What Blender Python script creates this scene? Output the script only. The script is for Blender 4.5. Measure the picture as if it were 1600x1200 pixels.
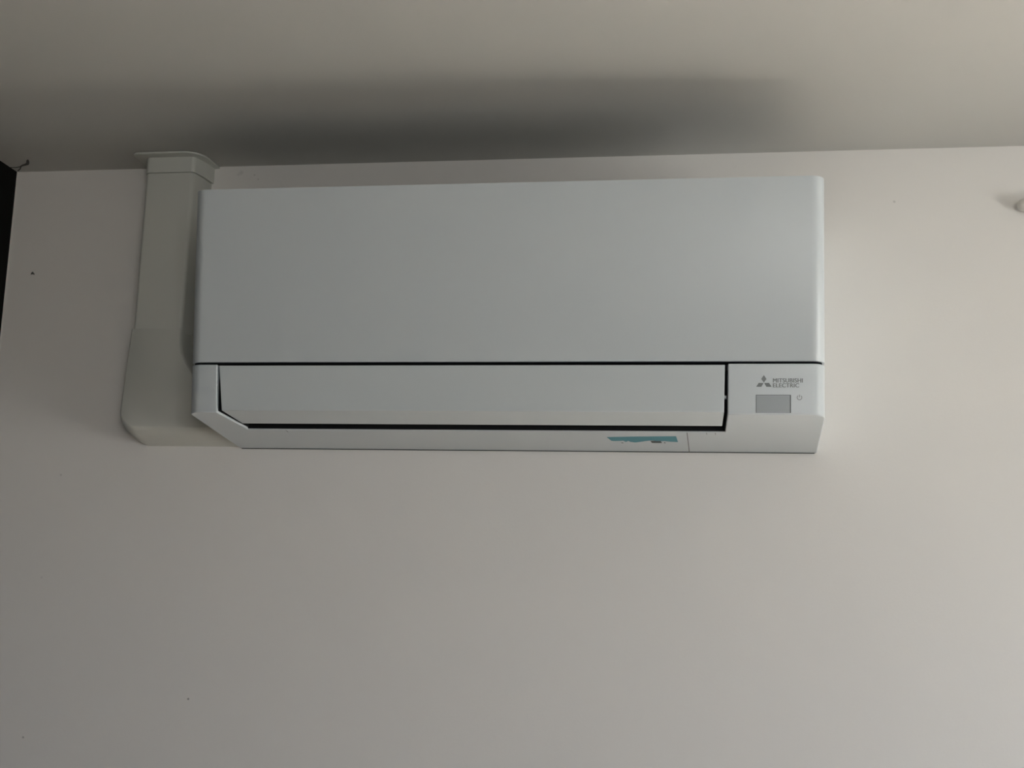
import bpy, bmesh, math, random
from mathutils import Vector, Matrix

# ------------------------------------------------------------------ clear
for o in list(bpy.data.objects):
    bpy.data.objects.remove(o, do_unlink=True)
S = bpy.context.scene
COL = S.collection
H = 2.40                      # ceiling height; wall with the unit is the plane y = 0, room at y < 0

# ------------------------------------------------------------------ camera
F_PX = 2161.08
cam_d = bpy.data.cameras.new('camera')
cam_d.sensor_fit = 'HORIZONTAL'
cam_d.sensor_width = 36.0
cam_d.lens = F_PX / 1600.0 * 36.0
cam_d.clip_start = 0.02
cam = bpy.data.objects.new('camera', cam_d)
COL.objects.link(cam)
yw, pt, rl = (math.radians(a) for a in (-9.5084, 10.739, 1.8225))
fw = Vector((math.sin(yw) * math.cos(pt), math.cos(yw) * math.cos(pt), math.sin(pt)))
rt = Vector((math.cos(yw), -math.sin(yw), 0.0))
up = rt.cross(fw)
r2 = rt * math.cos(rl) + up * math.sin(rl)
u2 = -rt * math.sin(rl) + up * math.cos(rl)
M = Matrix((r2, u2, -fw)).transposed().to_4x4()
M.translation = Vector((1.081, -1.8528, H - 0.6831))
cam.matrix_world = M
S.camera = cam

# ------------------------------------------------------------------ room size, window opening, daylight, exposure
XR = 2.75                     # right wall
YB = -3.60                    # wall behind the camera
WIN_R = (-1.35, -0.45, 1.18, 2.02)    # window in the right wall: y0, y1, z0, z1
WIN_F = (1.35, 2.60, 1.57, 2.25)      # window in the wall behind the camera: x0, x1, z0, z1
SKY = (0.92, 0.98, 1.06)
GROUND = (1.06, 1.05, 1.00)           # sunlit pale paving outside
SKY_POWER = 9.4
SUN_POWER = 50.0
SUN_DIR = (-0.020, 1.0, -0.206)        # low sun through the window behind the camera, onto the wall below the picture
EXPOSURE = 0.0

world = bpy.data.worlds.new('World')
S.world = world
world.use_nodes = True
nt = world.node_tree
nt.nodes.clear()
n_out = nt.nodes.new('ShaderNodeOutputWorld')
n_bg = nt.nodes.new('ShaderNodeBackground')
n_tc = nt.nodes.new('ShaderNodeTexCoord')
n_sep = nt.nodes.new('ShaderNodeSeparateXYZ')
n_map = nt.nodes.new('ShaderNodeMapRange')
n_mix = nt.nodes.new('ShaderNodeMix')
n_mix.data_type = 'RGBA'
n_map.inputs['From Min'].default_value = -0.03
n_map.inputs['From Max'].default_value = 0.03
n_mix.inputs[6].default_value = (*GROUND, 1)
n_mix.inputs[7].default_value = (*SKY, 1)
n_bg.inputs['Strength'].default_value = SKY_POWER
nt.links.new(n_tc.outputs['Generated'], n_sep.inputs[0])
nt.links.new(n_sep.outputs['Z'], n_map.inputs['Value'])
nt.links.new(n_map.outputs[0], n_mix.inputs[0])
nt.links.new(n_mix.outputs[2], n_bg.inputs['Color'])
nt.links.new(n_bg.outputs[0], n_out.inputs['Surface'])

# the window openings guide the sampling of the daylight (a portal adds no light of its own)
for nm, loc, rot, sx, sy in (
        ('portal_right', (XR + 0.06, (WIN_R[0] + WIN_R[1]) / 2, (WIN_R[2] + WIN_R[3]) / 2), (0, 90, 0), WIN_R[3] - WIN_R[2], WIN_R[1] - WIN_R[0]),
        ('portal_front', ((WIN_F[0] + WIN_F[1]) / 2, YB - 0.06, (WIN_F[2] + WIN_F[3]) / 2), (90, 0, 0), WIN_F[1] - WIN_F[0], WIN_F[3] - WIN_F[2])):
    pd = bpy.data.lights.new(nm, 'AREA')
    pd.shape = 'RECTANGLE'
    pd.size, pd.size_y = sx, sy
    pd.cycles.is_portal = True
    po = bpy.data.objects.new(nm, pd)
    COL.objects.link(po)
    po.location = loc
    po.rotation_euler = tuple(math.radians(a) for a in rot)

sd = bpy.data.lights.new('sun', 'SUN')
sd.energy = SUN_POWER
sd.angle = math.radians(0.53)
sd.color = (1.0, 0.91, 0.80)
so = bpy.data.objects.new('sun', sd)
COL.objects.link(so)
so.rotation_euler = Vector(SUN_DIR).to_track_quat('-Z', 'Y').to_euler()

S.view_settings.view_transform = 'Standard'
S.view_settings.look = 'None'
S.view_settings.gamma = 1.0
S.view_settings.use_curve_mapping = False
S.view_settings.exposure = EXPOSURE
S.cycles.max_bounces = 16
S.cycles.diffuse_bounces = 10
S.cycles.use_denoising = True

# ------------------------------------------------------------------ materials
def new_mat(name):
    m = bpy.data.materials.new(name)
    m.use_nodes = True
    b = m.node_tree.nodes['Principled BSDF']
    return m, m.node_tree, b

def plain(name, col, rough=0.5, spec=0.5, bump=0.0, bscale=400.0, vary=0.02):
    """procedural material: slight colour mottling and fine relief from object-space noise"""
    m, t, b = new_mat(name)
    tc = t.nodes.new('ShaderNodeTexCoord')
    nz = t.nodes.new('ShaderNodeTexNoise')
    nz.inputs['Scale'].default_value = 9.0
    nz.inputs['Detail'].default_value = 4.0
    t.links.new(tc.outputs['Object'], nz.inputs['Vector'])
    mr = t.nodes.new('ShaderNodeMapRange')
    mr.inputs['To Min'].default_value = 1.0 - vary
    mr.inputs['To Max'].default_value = 1.0 + vary
    t.links.new(nz.outputs['Fac'], mr.inputs['Value'])
    vm = t.nodes.new('ShaderNodeVectorMath')
    vm.operation = 'SCALE'
    vm.inputs[0].default_value = col
    t.links.new(mr.outputs[0], vm.inputs['Scale'])
    t.links.new(vm.outputs[0], b.inputs['Base Color'])
    b.inputs['Roughness'].default_value = rough
    b.inputs['Specular IOR Level'].default_value = spec
    if bump > 0:
        n2 = t.nodes.new('ShaderNodeTexNoise')
        n2.inputs['Scale'].default_value = bscale
        n2.inputs['Detail'].default_value = 3.0
        t.links.new(tc.outputs['Object'], n2.inputs['Vector'])
        bp = t.nodes.new('ShaderNodeBump')
        bp.inputs['Strength'].default_value = bump
        bp.inputs['Distance'].default_value = 0.001
        t.links.new(n2.outputs['Fac'], bp.inputs['Height'])
        t.links.new(bp.outputs[0], b.inputs['Normal'])
    return m

def wall_paint(name, col, spots=(), rough=0.55):
    """painted plaster: broad mottling, roller relief, and a few small dirt spots (x, z, radius, darkness)"""
    m = plain(name, col, rough, 0.35, 0.10, 260.0, 0.012)
    t = m.node_tree
    b = t.nodes['Principled BSDF']
    src = b.inputs['Base Color'].links[0].from_socket
    tc = t.nodes.new('ShaderNodeTexCoord')
    nz = t.nodes.new('ShaderNodeTexNoise')
    nz.inputs['Scale'].default_value = 160.0
    t.links.new(tc.outputs['Object'], nz.inputs['Vector'])
    for (x, y, z, r, k) in spots:
        d = t.nodes.new('ShaderNodeVectorMath')
        d.operation = 'DISTANCE'
        d.inputs[1].default_value = (x, y, z)
        t.links.new(tc.outputs['Object'], d.inputs[0])
        wob = t.nodes.new('ShaderNodeMath')
        wob.operation = 'MULTIPLY_ADD'
        wob.inputs[1].default_value = r * 1.2
        t.links.new(nz.outputs['Fac'], wob.inputs[0])
        t.links.new(d.outputs['Value'], wob.inputs[2])
        mr = t.nodes.new('ShaderNodeMapRange')
        mr.interpolation_type = 'SMOOTHSTEP'
        mr.inputs['From Min'].default_value = r * 1.1
        mr.inputs['From Max'].default_value = r * 1.9
        mr.inputs['To Min'].default_value = 1.0 - k
        mr.inputs['To Max'].default_value = 1.0
        t.links.new(wob.outputs[0], mr.inputs['Value'])
        mul = t.nodes.new('ShaderNodeVectorMath')
        mul.operation = 'SCALE'
        t.links.new(src, mul.inputs[0])
        t.links.new(mr.outputs[0], mul.inputs['Scale'])
        src = mul.outputs[0]
    t.links.new(src, b.inputs['Base Color'])
    return m

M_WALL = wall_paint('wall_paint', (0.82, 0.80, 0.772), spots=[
    (0.3336, 0, H - 0.7678, 0.0016, 0.55), (0.0958, 0, H - 0.8287, 0.0016, 0.40),
    (0.1159, 0, H - 0.4606, 0.0020, 0.18), (1.2877, 0, H - 0.0747, 0.0018, 0.22),
    (0.1011, 0, H - 0.6074, 0.0016, 0.12), (0.356, 0, H - 0.010, 0.0035, 0.13),
    (0.352, 0, H - 0.013, 0.0020, 0.13), (0.377, 0, H - 0.014, 0.0014, 0.20), (0.383, 0, H - 0.021, 0.0016, 0.18)])
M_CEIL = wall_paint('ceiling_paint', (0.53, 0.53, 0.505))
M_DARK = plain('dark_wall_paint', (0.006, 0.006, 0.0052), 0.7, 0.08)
M_ROOM = wall_paint('room_paint', (0.22, 0.21, 0.20))
M_FLOOR = plain('floor_tile', (0.54, 0.48, 0.42), 0.5, 0.4, 0.05, 40.0, 0.15)
M_CAULK = plain('caulk', (0.78, 0.77, 0.74), 0.6, 0.3)
M_ABS = plain('white_plastic', (0.61, 0.66, 0.69), 0.33, 0.5, 0.03, 900.0, 0.006)
M_VANE = plain('vane_plastic', (0.61, 0.66, 0.685), 0.36, 0.5, 0.03, 900.0, 0.006)
M_DUCT = plain('trunking_plastic', (0.66, 0.67, 0.625), 0.45, 0.4, 0.05, 500.0, 0.01)
M_BLACK = plain('inner_black', (0.012, 0.013, 0.015), 0.6, 0.2)
M_GAP_SHADE = plain('gap_shade', (0.010, 0.013, 0.020), 0.5, 0.3)  # near-black colour standing in for the shade deep in the gaps
M_LOGO = plain('logo_grey', (0.19, 0.21, 0.215), 0.35, 0.5)
M_RECV = plain('receiver_grey', (0.36, 0.395, 0.415), 0.25, 0.5)
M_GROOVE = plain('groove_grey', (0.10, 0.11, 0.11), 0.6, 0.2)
M_TEAL = plain('teal_tape', (0.10, 0.31, 0.37), 0.55, 0.3, 0.1, 300.0, 0.08)
M_FRAME = plain('window_frame_white', (0.75, 0.75, 0.75), 0.4, 0.5)
M_CHIP = plain('chipped_plaster', (0.10, 0.10, 0.095), 0.8, 0.1)

def glass_mat():
    m, t, b = new_mat('window_glass')
    t.nodes.remove(b)
    out = t.nodes['Material Output']
    tr = t.nodes.new('ShaderNodeBsdfTransparent')
    gl = t.nodes.new('ShaderNodeBsdfGlossy')
    gl.inputs['Roughness'].default_value = 0.02
    mx = t.nodes.new('ShaderNodeMixShader')
    mx.inputs[0].default_value = 0.06
    t.links.new(tr.outputs[0], mx.inputs[1])
    t.links.new(gl.outputs[0], mx.inputs[2])
    t.links.new(mx.outputs[0], out.inputs['Surface'])
    return m
M_GLASS = glass_mat()

# ------------------------------------------------------------------ mesh helpers
def link(name, me, mat, parent=None, smooth=None):
    o = bpy.data.objects.new(name, me)
    if mat:
        me.materials.append(mat)
    if smooth is not None:
        for p in me.polygons:
            p.use_smooth = True
        me.set_sharp_from_angle(angle=math.radians(smooth))
    if parent:
        q, off = parent, Vector((0, 0, 0))
        while q:
            off += q.location
            q = q.parent
        me.transform(Matrix.Translation(-off))
        o.parent = parent
    COL.objects.link(o)
    return o

def from_bm(name, bm, mat, parent=None, smooth=None):
    bmesh.ops.recalc_face_normals(bm, faces=bm.faces[:])
    me = bpy.data.meshes.new(name)
    bm.to_mesh(me)
    bm.free()
    return link(name, me, mat, parent, smooth)

def box_bm(bm, a, b):
    (x0, y0, z0), (x1, y1, z1) = a, b
    v = [bm.verts.new(p) for p in ((x0, y0, z0), (x1, y0, z0), (x1, y1, z0), (x0, y1, z0),
                                   (x0, y0, z1), (x1, y0, z1), (x1, y1, z1), (x0, y1, z1))]
    for f in ((0, 3, 2, 1), (4, 5, 6, 7), (0, 1, 5, 4), (1, 2, 6, 5), (2, 3, 7, 6), (3, 0, 4, 7)):
        bm.faces.new([v[i] for i in f])

def box(name, a, b, mat, parent=None, bevel=0.0):
    bm = bmesh.new()
    box_bm(bm, a, b)
    if bevel:
        bmesh.ops.bevel(bm, geom=bm.edges[:], offset=bevel, segments=3, affect='EDGES', profile=0.5)
    return from_bm(name, bm, mat, parent, 40 if bevel else None)

def loft(bm, rings, cap0=True, cap1=True):
    """rings: equal-length closed loops of 3-D points"""
    R = [[bm.verts.new(p) for p in r] for r in rings]
    n = len(R[0])
    for a, b in zip(R[:-1], R[1:]):
        for i in range(n):
            j = (i + 1) % n
            bm.faces.new((a[i], a[j], b[j], b[i]))
    if cap0:
        bm.faces.new(R[0][::-1])
    if cap1:
        bm.faces.new(R[-1])
    return R

def arc(cx, cy, r, a0, a1, n):
    return [(cx + r * math.cos(math.radians(a0 + (a1 - a0) * i / n)),
             cy + r * math.sin(math.radians(a0 + (a1 - a0) * i / n))) for i in range(n + 1)]

def footprint(x0, x1, d, r, n=8, back=0.0):
    """(x, depth) loop: back edge straight at depth `back`, front corners rounded"""
    return ([(x0, back)] + arc(x0 + r, d - r, r, 180, 90, n) + arc(x1 - r, d - r, r, 90, 0, n) + [(x1, back)])

def tag(o, label=None, cat=None, group=None, kind=None):
    if label: o['label'] = label
    if cat: o['category'] = cat
    if group: o['group'] = group
    if kind: o['kind'] = kind
    return o

def empty(name, loc):
    o = bpy.data.objects.new(name, None)
    o.empty_display_size = 0.1
    COL.objects.link(o)
    o.location = loc
    return o

def apply_mods(o):
    dg = bpy.context.evaluated_depsgraph_get()
    dg.update()
    me = bpy.data.meshes.new_from_object(o.evaluated_get(dg))
    o.modifiers.clear()
    old = o.data
    o.data = me
    bpy.data.meshes.remove(old)

# ------------------------------------------------------------------ the room
T = 0.12
tag(box('wall_back', (-T, 0, 0), (XR, T, H), M_WALL), 'plain white painted wall carrying the air conditioner', kind='structure')
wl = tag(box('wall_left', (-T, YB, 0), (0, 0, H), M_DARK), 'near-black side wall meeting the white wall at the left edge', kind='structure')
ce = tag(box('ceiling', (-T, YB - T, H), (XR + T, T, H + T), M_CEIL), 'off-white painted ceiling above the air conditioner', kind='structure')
tag(box('floor', (-T, YB - T, -T), (XR + T, T, 0), M_FLOOR), 'pale floor of the room', kind='structure')
def holed_wall(name, label, P, a0, a1, win):
    '''wall slab with one window opening; P(a, t, z) maps along-wall, thickness, height to the room'''
    bm = bmesh.new()
    w0, w1, z0, z1 = win
    for (u0, u1, v0, v1) in ((a0, w0, 0, H), (w1, a1, 0, H), (w0, w1, 0, z0), (w0, w1, z1, H)):
        box_bm(bm, P(u0, 0, v0), P(u1, T, v1))
    return tag(from_bm(name, bm, M_ROOM), label, kind='structure')
def window(name, label, P, win):
    w0, w1, z0, z1 = win
    e = tag(empty(name, P((w0 + w1) / 2, 0, z0)), label, kind='structure')
    f = 0.045
    bm = bmesh.new()
    for (u0, u1, v0, v1) in ((w0, w0 + f, z0, z1), (w1 - f, w1, z0, z1), (w0 + f, w1 - f, z0, z0 + f), (w0 + f, w1 - f, z1 - f, z1)):
        box_bm(bm, P(u0, 0.01, v0), P(u1, 0.05, v1))
    from_bm('window_frame', bm, M_FRAME, e)
    box('pane', P(w0 + f, 0.027, z0 + f), P(w1 - f, 0.033, z1 - f), M_GLASS, e)
PR = lambda a, t, z: (XR + t, a, z)
PF = lambda a, t, z: (a, YB - t, z)
holed_wall('wall_right', 'painted side wall with a window', PR, YB - T, T, WIN_R)
holed_wall('wall_front', 'painted wall with a window behind the viewer', PF, -T, XR, WIN_F)
window('window_1', 'white-framed window in the right side wall', PR, WIN_R)
window('window_2', 'white-framed window in the wall behind the viewer', PF, WIN_F)

# thin bead of filler in the corner between the white and the black wall
bm = bmesh.new()
box_bm(bm, (0.0, -0.0012, 0.0), (0.0016, 0.0, H))
tag(from_bm('trim_1', bm, M_CAULK), 'thin pale filler bead down the corner of the walls', kind='structure')

# cracked paint flake in the ceiling corner, a part of the ceiling
def ribbon(name, pts, mat, parent, z):
    bm = bmesh.new()
    L = []
    for i, (x, y, w) in enumerate(pts):
        a = Vector(pts[max(i - 1, 0)][:2]); b = Vector(pts[min(i + 1, len(pts) - 1)][:2])
        t = (b - a).normalized(); nrm = Vector((-t.y, t.x))
        p = Vector((x, y))
        L.append(((p + nrm * w), (p - nrm * w)))
    rings = [[(l.x, l.y, z), (r.x, r.y, z), (r.x, r.y, z - 0.0008), (l.x, l.y, z - 0.0008)] for l, r in L]
    loft(bm, rings)
    return from_bm(name, bm, mat, parent)
ribbon('paint_crack', [(0.004, -0.006, 0.0006), (0.012, -0.014, 0.0008), (0.020, -0.026, 0.0009), (0.026, -0.030, 0.0020),
                       (0.033, -0.033, 0.0025), (0.038, -0.039, 0.0022), (0.042, -0.047, 0.0020), (0.0445, -0.0515, 0.0006)], M_CHIP, ce, H)
ribbon('paint_crack', [(0.000, -0.022, 0.0004), (0.008, -0.021, 0.0005), (0.018, -0.024, 0.0005), (0.022, -0.027, 0.0004)], M_CHIP, ce, H)

# small chipped spot on the wall near the black corner
bm = bmesh.new()
cx, cz = 0.0412, H - 0.1592
o3 = [(-0.0032, -0.0022), (-0.001, -0.0016), (0.0008, -0.0018), (0.0036, -0.0024), (0.0030, -0.0006), (0.0012, 0.0010),
      (0.0004, 0.0027), (-0.0006, 0.0022), (-0.0022, 0.0006)]
loft(bm, [[(cx + a, 0.0, cz + b) for a, b in o3], [(cx + a * 0.9, -0.0006, cz + b * 0.9) for a, b in o3]])
from_bm('plaster_chip', bm, M_CHIP, bpy.data.objects['wall_back'])

# ------------------------------------------------------------------ air conditioner
AX0, AX1 = 0.3839, 1.1819
ZT, ZGAP, ZCOR, ZBOT = -0.1154, -0.3394, -0.4020, -0.4177
DT, DG, DC, DB = 0.2301, 0.2048, 0.1975, 0.0245
def dfront(z):                      # depth of the front skin at height z
    if z >= ZGAP:
        return DG + (DT - DG) * (z - ZGAP) / (ZT - ZGAP)
    return DC + (DG - DC) * (z - ZCOR) / (ZGAP - ZCOR)
def zbottom(d):                     # height of the sloping underside at depth d
    return ZBOT + (d - DB) * (ZCOR - ZBOT) / (DC - DB)

ac = tag(empty('air_conditioner', ((AX0 + AX1) / 2, 0, H + ZBOT)),
         'white wall-mounted split air conditioner with flat front panel and closed flap', 'air conditioner')
RC = 0.016

# front panel: slab wrapping round both vertical edges
bm = bmesh.new()
rings = []
zs = [ZGAP + 0.0014, ZT]
for z in zs:
    rings.append([(x, -d, H + z) for x, d in footprint(AX0, AX1, dfront(z), RC, 10, 0.150)])
R = loft(bm, rings)
bm.edges.ensure_lookup_table()
top = [e for e in bm.edges if all(abs(v.co.z - (H + ZT)) < 1e-6 for v in e.verts)]
bot = [e for e in bm.edges if all(abs(v.co.z - (H + ZGAP + 0.0014)) < 1e-6 for v in e.verts)]
bmesh.ops.bevel(bm, geom=top, offset=0.0055, segments=4, affect='EDGES', profile=0.5)
bot = [e for e in bm.edges if e.is_valid and all(abs(v.co.z - (H + ZGAP + 0.0014)) < 1e-6 for v in e.verts)]
bmesh.ops.bevel(bm, geom=bot, offset=0.0006, segments=2, affect='EDGES', profile=0.5)
from_bm('front_panel', bm, M_ABS, ac, 35)

# dark plate under the solid panel paints the shade of a hollow inside
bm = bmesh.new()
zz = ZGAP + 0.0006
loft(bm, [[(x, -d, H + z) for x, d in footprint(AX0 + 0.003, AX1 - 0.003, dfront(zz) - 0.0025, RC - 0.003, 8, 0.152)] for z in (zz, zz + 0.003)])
from_bm('panel_gap_shade', bm, M_GAP_SHADE, ac)

# rear housing above the flap, behind the panel
box('rear_housing', (AX0 + 0.0008, -0.1485, H + ZGAP + 0.002), (AX1 - 0.0008, 0.0, H + ZT - 0.002), M_ABS, ac, 0.003)
# intake grille on top: dark filter bed under slats
box('filter_bed', (AX0 + 0.02, -0.205, H + ZT - 0.004), (AX1 - 0.02, -0.02, H + ZT + 0.0006), M_BLACK, ac)
slat_me = None
for i in range(14):
    yy = -0.200 + i * 0.0132
    if slat_me is None:
        so = box('grille_slat', (AX0 + 0.02, yy, H + ZT - 0.001), (AX1 - 0.02, yy + 0.003, H + ZT + 0.002), M_ABS, ac)
        slat_me = so.data
    else:
        so2 = bpy.data.objects.new('grille_slat', slat_me)
        COL.objects.link(so2)
        so2.parent = ac
        so2.location = (0, i * 0.0132, 0)
# chassis seen only through the gaps, its dark colour paints their shade
box('inner_chassis', (AX0 + 0.010, -0.185, H + ZGAP - 0.006), (AX1 - 0.010, -0.02, H + ZGAP + 0.006), M_GAP_SHADE, ac)

# lower casing: rounded footprint, sloping underside, air outlet cut out of it
bm = bmesh.new()
ztop = ZGAP - 0.0015
fpt = footprint(AX0, AX1, dfront(ztop), RC, 10, 0.0)
fpb = footprint(AX0, AX1, DC, RC, 10, 0.0)
loft(bm, [[(x, -d, H + zbottom(d)) for x, d in fpb], [(x, -d, H + ztop) for x, d in fpt]])
casing = from_bm('lower_casing', bm, M_ABS, ac)
casing.data.materials.append(M_BLACK)
OB = 0.1095
def oxl(d): return 0.4240 + (0.192 - d) * 0.125
def oxr(d): return 1.0668 - (0.192 - d) * 0.043
bm = bmesh.new()
q = [(oxl(OB), OB), (oxr(OB), OB), (oxr(0.3), 0.3), (oxl(0.3), 0.3)]
loft(bm, [[(x, -d, H + z) for x, d in q] for z in (-0.50, -0.30)])
cut = from_bm('cutter', bm, None, ac)
md = casing.modifiers.new('b', 'BOOLEAN')
md.operation = 'DIFFERENCE'
md.solver = 'EXACT'
md.object = cut
apply_mods(casing)
bpy.data.objects.remove(cut, do_unlink=True)
bv = casing.modifiers.new('bev', 'BEVEL')
bv.width = 0.0014
bv.segments = 2
bv.limit_method = 'ANGLE'
bv.angle_limit = math.radians(35)
apply_mods(casing)
for p in casing.data.polygons:      # dark paint deep in the outlet
    c = p.center + ac.location
    d = -c.y
    deep = 0.43 < c.x < 1.0655 and abs(d - OB) < 0.0035 and c.z > H + zbottom(d) + 0.0012 and abs(p.normal.z) < 0.8
    p.material_index = 1 if deep else 0
    p.use_smooth = True
casing.data.set_sharp_from_angle(angle=math.radians(18))
# dark lining of the outlet inside the casing: roof and the two cheeks
box('outlet_roof', (0.420, -0.194, H + ZGAP - 0.012), (1.072, -0.108, H + ZGAP - 0.008), M_BLACK, ac)
for fx, sg in ((oxl, 1), (oxr, -1)):
    bm = bmesh.new()
    rings = []
    for d0, dz in ((OB + 0.001, 0.0), (0.1935, 0.0)):
        x = fx(d0) + sg * 0.0001
        rings.append([(x, -d0, H + zbottom(d0) + 0.0030), (x + sg * 0.0008, -d0, H + zbottom(d0) + 0.0030),
                      (x + sg * 0.0008, -d0 - (0.0065 if d0 > 0.15 else 0), H - 0.3440), (x, -d0 - (0.0065 if d0 > 0.15 else 0), H - 0.3440)])
    loft(bm, rings)
    from_bm('outlet_cheek', bm, M_BLACK, ac)
# dark strip standing in for the contact shadow along the wall under the casing
box('contact_shade', (AX0 + 0.003, -0.003, H + zbottom(0) - 0.0006), (AX1 - 0.003, 0.0, H + zbottom(0) + 0.002), M_GROOVE, ac)

# swing flap closing the outlet: front facet and under facet
prof = [  # depth, z, left x, right x
    (0.2046, -0.3424, 0.4251, 1.0637), (0.1980, -0.3994, 0.4300, 1.0628), (0.1370, -0.4063, 0.4362, 1.0598),
    (0.1372, -0.4025, 0.4362, 1.0598), (0.1935, -0.3962, 0.4300, 1.0628), (0.2000, -0.3424, 0.4251, 1.0637)]
bm = bmesh.new()
loft(bm, [[(l, -d, H + z) for d, z, l, r in prof], [(r, -d, H + z) for d, z, l, r in prof]])
bmesh.ops.bevel(bm, geom=bm.edges[:], offset=0.0006, segments=2, affect='EDGES', profile=0.5)
flap = from_bm('air_flap', bm, M_VANE, ac, 18)
# pivot pin showing in the gap at the right end of the flap
bm = bmesh.new()
bmesh.ops.create_cone(bm, cap_ends=True, segments=16, radius1=0.0028, radius2=0.0022, depth=0.006,
                      matrix=Matrix.Translation((1.0645, -0.190, H - 0.3795)) @ Matrix.Rotation(math.radians(90), 4, 'Y'))
from_bm('pivot_pin', bm, M_ABS, flap, 40)
# ---- front skin helpers (points on the lower front face)
def front(x, z, off=0.0):
    a = Vector((0, -DG, ZGAP)); b = Vector((0, -DC, ZCOR))
    t = (b - a).normalized()
    n = Vector((0, t.z, -t.y))
    if n.y > 0: n = -n
    p = Vector((x, -dfront(z), H + z)) + n * off
    return p
def plate(name, outline, off0, off1, mat, parent, fn=front):
    bm = bmesh.new()
    loft(bm, [[fn(x, z, off0) for x, z in outline], [fn(x, z, off1) for x, z in outline]])
    return from_bm(name, bm, mat, parent)
def under(x, d, off=0.0):
    t = Vector((0, -(DB - DC), ZBOT - ZCOR)).normalized()
    n = Vector((0, -t.z, t.y))
    if n.z > 0: n = -n
    return Vector((x, -d, H + zbottom(d))) + n * off

# receiver window with its shadow groove
plate('receiver_groove', [(1.1004, -0.3783), (1.1415, -0.3783), (1.1415, -0.3998), (1.1004, -0.3998)], -0.001, 0.00015, M_GROOVE, ac)
rv = plate('receiver_window', [(1.1009, -0.3788), (1.1403, -0.3788), (1.1403, -0.3998), (1.1009, -0.3998)], -0.001, 0.0004, M_RECV, ac)
rv['label'] = 'grey infrared receiver window'

# emblem: three diamonds meeting at a point
ex, ez, L_, Wd = 1.1098, -0.3641, 0.0098, 0.0034
em = empty('logo_emblem', (0, 0, 0))
em.parent = ac
for k, ang in enumerate((90, 210, 330)):
    c, s = math.cos(math.radians(ang)), math.sin(math.radians(ang))
    half = L_ / 2
    pts = [(0.0004, 0), (half, -half * 0.577), (L_, 0), (half, half * 0.577)]
    o2 = [(ex + (a * c - b * s) * 1.07, ez + (a * s + b * c) * 0.95) for a, b in pts]
    bm = bmesh.new()
    loft(bm, [[front(x, z, -0.0005) for x, z in o2], [front(x, z, 0.00025) for x, z in o2]])
    from_bm('diamond', bm, M_LOGO, em)

def text_part(name, body, x0, x1, z0, z1, mat, bold=0.0):
    cu = bpy.data.curves.new(name, 'FONT')
    cu.body = body
    cu.size = 1.0
    cu.offset = bold
    cu.extrude = 0.03
    cu.space_character = 1.06
    tmp = bpy.data.objects.new('tmp', cu)
    COL.objects.link(tmp)
    dg = bpy.context.evaluated_depsgraph_get()
    dg.update()
    me = bpy.data.meshes.new_from_object(tmp.evaluated_get(dg))
    bpy.data.objects.remove(tmp, do_unlink=True)
    xs = [v.co.x for v in me.vertices]; ys = [v.co.y for v in me.vertices]
    ax, bx, ay, by = min(xs), max(xs), min(ys), max(ys)
    for v in me.vertices:
        x = x0 + (v.co.x - ax) / (bx - ax) * (x1 - x0)
        z = z0 + (v.co.y - ay) / (by - ay) * (z1 - z0)
        v.co = front(x, z, 0.00025 if v.co.z > 0 else -0.0005)
    bm = bmesh.new()                 # heavier strokes: three overlapping passes
    for sh in (-0.00020, 0.0, 0.00020):
        n0 = len(bm.verts)
        bm.from_mesh(me)
        bm.verts.ensure_lookup_table()
        for v in bm.verts[n0:]:
            v.co.x += sh
            v.co.y -= (sh + 0.00020) * 0.05
    bm.to_mesh(me)
    bm.free()
    return link(name, me, mat, ac)
text_part('logo_lettering', 'MITSUBISHI', 1.1206, 1.1552, -0.3637, -0.3587, M_LOGO, 0.0)
text_part('logo_lettering', 'ELECTRIC', 1.1206, 1.1509, -0.3695, -0.3646, M_LOGO, 0.0)

# power symbol
bm = bmesh.new()
pcx, pcz, pr, pw = 1.1515, -0.3815, 0.0027, 0.00033
ring0 = arc(0, 0, pr - pw, 125, 415, 24)
ring1 = arc(0, 0, pr + pw, 125, 415, 24)
for i in range(24):
    qd = [ring0[i], ring0[i + 1], ring1[i + 1], ring1[i]]
    loft(bm, [[front(pcx + a, pcz + b, -0.0003) for a, b in qd], [front(pcx + a, pcz + b, 0.0002) for a, b in qd]])
qd = [(-pw, 0.0004), (pw, 0.0004), (pw, 0.0034), (-pw, 0.0034)]
loft(bm, [[front(pcx + a, pcz + b, -0.0003) for a, b in qd], [front(pcx + a, pcz + b, 0.0002) for a, b in qd]])
from_bm('power_symbol', bm, M_LOGO, ac)

# seam across the underside and short notches in the outlet lip
def ustrip(name, x0, d0, x1, d1, w, mat):
    bm = bmesh.new()
    o2 = [(x0 - w, d0), (x0 + w, d0), (x1 + w, d1), (x1 - w, d1)]
    loft(bm, [[under(x, d, -0.0008) for x, d in o2], [under(x, d, 0.00012) for x, d in o2]])
    return from_bm(name, bm, mat, ac)
ustrip('seam', 1.0155, 0.1075, 1.0147, 0.004, 0.00045, M_GROOVE)
for xx in (0.486, 1.040, 1.051):
    ustrip('lip_notch', xx, 0.1078, xx, 0.098, 0.0003, M_GROOVE)

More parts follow.
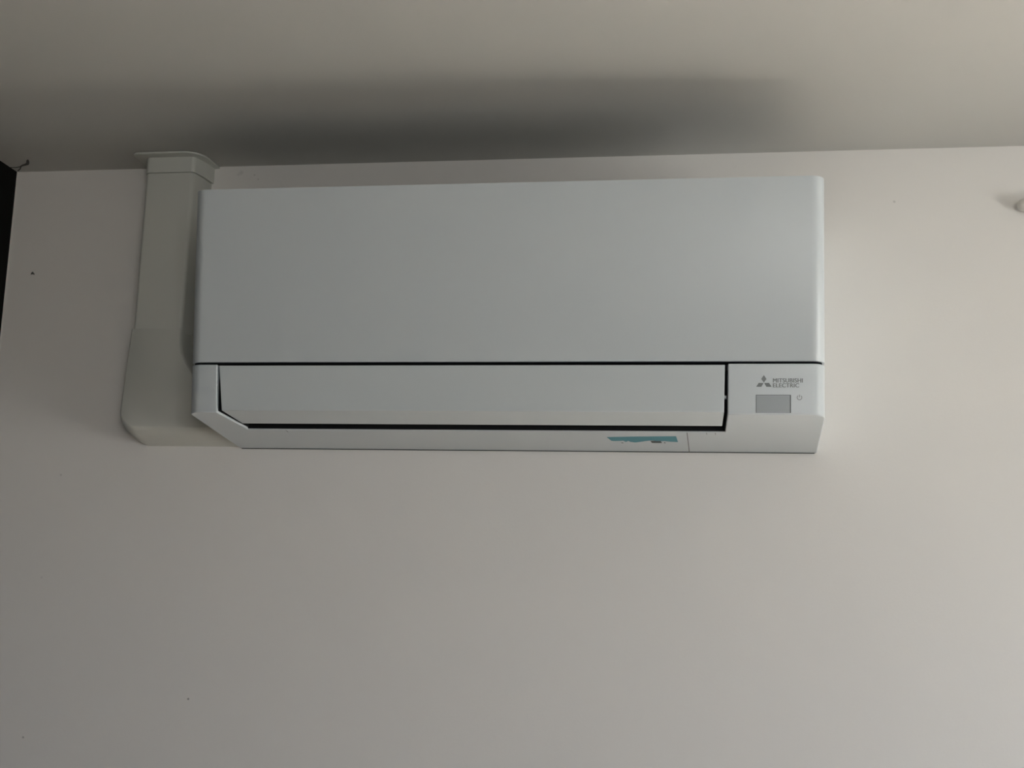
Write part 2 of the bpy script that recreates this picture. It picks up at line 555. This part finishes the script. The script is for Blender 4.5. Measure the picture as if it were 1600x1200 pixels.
# strip of leftover teal tape with a torn lower edge, and the small print beside it
low = [(1.000, 0.0560), (0.990, 0.0575), (0.983, 0.0605), (0.975, 0.0590), (0.9665, 0.0640), (0.958, 0.0600), (0.951, 0.0555),
       (0.944, 0.0520), (0.938, 0.0550), (0.9355, 0.0600), (0.932, 0.0545), (0.929, 0.0610), (0.925, 0.0600), (0.917, 0.0590), (0.9135, 0.0600)]
o2 = [(0.9112, 0.0815), (0.95, 0.085), (1.0008, 0.0880)] + [(x + 0.002, d + 0.002) for x, d in low]
tp = plate('tape_remnant', o2, -0.0005, 0.00025, M_TEAL, ac, under)
tp['label'] = 'torn strip of teal tape'
plate('print_mark', [(0.9665, 0.0630), (0.9800, 0.0630), (0.9808, 0.0520), (0.9678, 0.0520)], -0.0005, 0.0003, M_GROOVE, ac, under)
plate('print_mark', [(0.9835, 0.0560), (0.9855, 0.0560), (0.9857, 0.0500), (0.9837, 0.0500)], -0.0005, 0.0002, M_LOGO, ac, under)
plate('print_mark', [(0.9275, 0.0530), (0.9300, 0.0530), (0.9302, 0.0490), (0.9277, 0.0490)], -0.0005, 0.0002, M_RECV, ac, under)

# ------------------------------------------------------------------ pipe trunking beside the unit
tk = tag(empty('pipe_trunking', (0.269, 0, H - 0.4178)),
         'cream plastic pipe cover running up the wall beside the air conditioner into the ceiling', 'pipe cover')
def duct_loop(x0, x1, d, flare, r, n=6):
    K = [0.0, 0.2, 0.4, 0.6, 0.8]
    L = [(x0 - flare * (1 - k * k), (d - r) * k) for k in K]
    L += arc(x0 + r, d - r, r, 180, 90, n) + arc(x1 - r, d - r, r, 90, 0, n)
    L += [(x1 + flare * (1 - k * k), (d - r) * k) for k in K[::-1]]
    return L
def duct(name, x0, x1, d, flare, r, z0, z1, bev=0.0006):
    bm = bmesh.new()
    loop = duct_loop(x0, x1, d, flare, r)
    loft(bm, [[(x, -y, H + z) for x, y in loop] for z in (z0, z1)])
    ends = [e for e in bm.edges if abs(e.verts[0].co.z - e.verts[1].co.z) < 1e-7]
    bmesh.ops.bevel(bm, geom=ends, offset=bev, segments=2, affect='EDGES', profile=0.5)
    return from_bm(name, bm, M_DUCT, tk, 35)
duct('duct_run', 0.2322, 0.3058, 0.0535, 0.0060, 0.006, -0.262, -0.0272)
duct('collar', 0.2312, 0.3066, 0.0545, 0.0085, 0.0062, -0.0262, -0.002)
duct('duct_core', 0.2350, 0.3030, 0.0500, 0.0040, 0.006, -0.030, -0.024).data.materials[0] = M_GROOVE
# flange plate on the ceiling
bm = bmesh.new()
fl = ([(0.2165, 0.0), (0.2165, 0.030)] + arc(0.2165 + 0.010, 0.0715 - 0.010, 0.010, 180, 90, 6)
      + [(0.3215 - 0.026 + 0.026 * math.cos(a), 0.0715 - 0.036 + 0.036 * math.sin(a)) for a in [math.radians(90 - 9 * i) for i in range(11)]]
      + [(0.3230, 0.0)])
loft(bm, [[(x, -y, H + z) for x, y in fl] for z in (-0.0035, -0.0008)])
ends = [e for e in bm.edges if abs(e.verts[0].co.z - e.verts[1].co.z) < 1e-7]
bmesh.ops.bevel(bm, geom=ends, offset=0.0007, segments=2, affect='EDGES', profile=0.5)
from_bm('ceiling_flange', bm, M_DUCT, tk, 35)

# end cover that turns the pipes into the unit
def elbow_loop(ib, il, ir, r):
    """front outline: ib = inset of the bottom, il / ir = inset of left / right"""
    zt, zb = -0.2585, -0.4176 + ib
    xl_t, xl_b = 0.2290 + il, 0.2222 + il
    pts = [(0.3075 - ir, zt), (xl_t, zt), ((xl_t + xl_b) / 2, (zt + zb + r) / 2)]
    pts += arc(xl_b + r, zb + r, r, 180, 270, 10)
    pts += [(0.30, zb), (0.3827, zb), (0.3827, -0.355), (0.350, -0.340)]
    pts += [(0.329 - ir, -0.322), (0.3185 - ir, -0.3075), (0.3110 - ir, -0.293), (0.3078 - ir, -0.277)]
    return pts
bm = bmesh.new()
lv = [(0.0, 0.0, 0.0, 0.0, 0.028), (0.012, 0.001, 0.0, 0.0, 0.028), (0.040, 0.0085, 0.0002, 0.0005, 0.027), (0.050, 0.0135, 0.0008, 0.0012, 0.025),
      (0.0535, 0.0165, 0.0020, 0.0022, 0.026), (0.0552, 0.0205, 0.0042, 0.0040, 0.024)]
loft(bm, [[(x, -d, H + z) for x, z in elbow_loop(ib, il, ir, r)] for d, ib, il, ir, r in lv])
from_bm('end_cover', bm, M_DUCT, tk, 40)

# ------------------------------------------------------------------ rod end at the right edge of the picture
M_ROD = plain('rod_plastic', (0.66, 0.64, 0.60), 0.5, 0.4)
rod = tag(empty('hanging_rod', (1.60, 0, H - 0.087)), 'end of an off-white rod on the wall at the right edge', 'rod')
bm = bmesh.new()
prof_r = [(1.4445, 0.0015), (1.4455, 0.0045), (1.4475, 0.0070), (1.4510, 0.0086), (1.4560, 0.0092), (1.4640, 0.0092), (1.4660, 0.0075), (1.75, 0.0075)]
loft(bm, [[(x, -0.0115 + r * math.cos(t), H - 0.087 + r * math.sin(t)) for t in [math.radians(15 * k) for k in range(24)]] for x, r in prof_r])
from_bm('rod_end', bm, M_ROD, rod, 40)
box('bracket', (1.470, -0.012, H - 0.101), (1.484, 0.0, H - 0.073), M_ROD, rod, 0.0015)
box('bracket', (1.720, -0.012, H - 0.101), (1.734, 0.0, H - 0.073), M_ROD, rod, 0.0015)
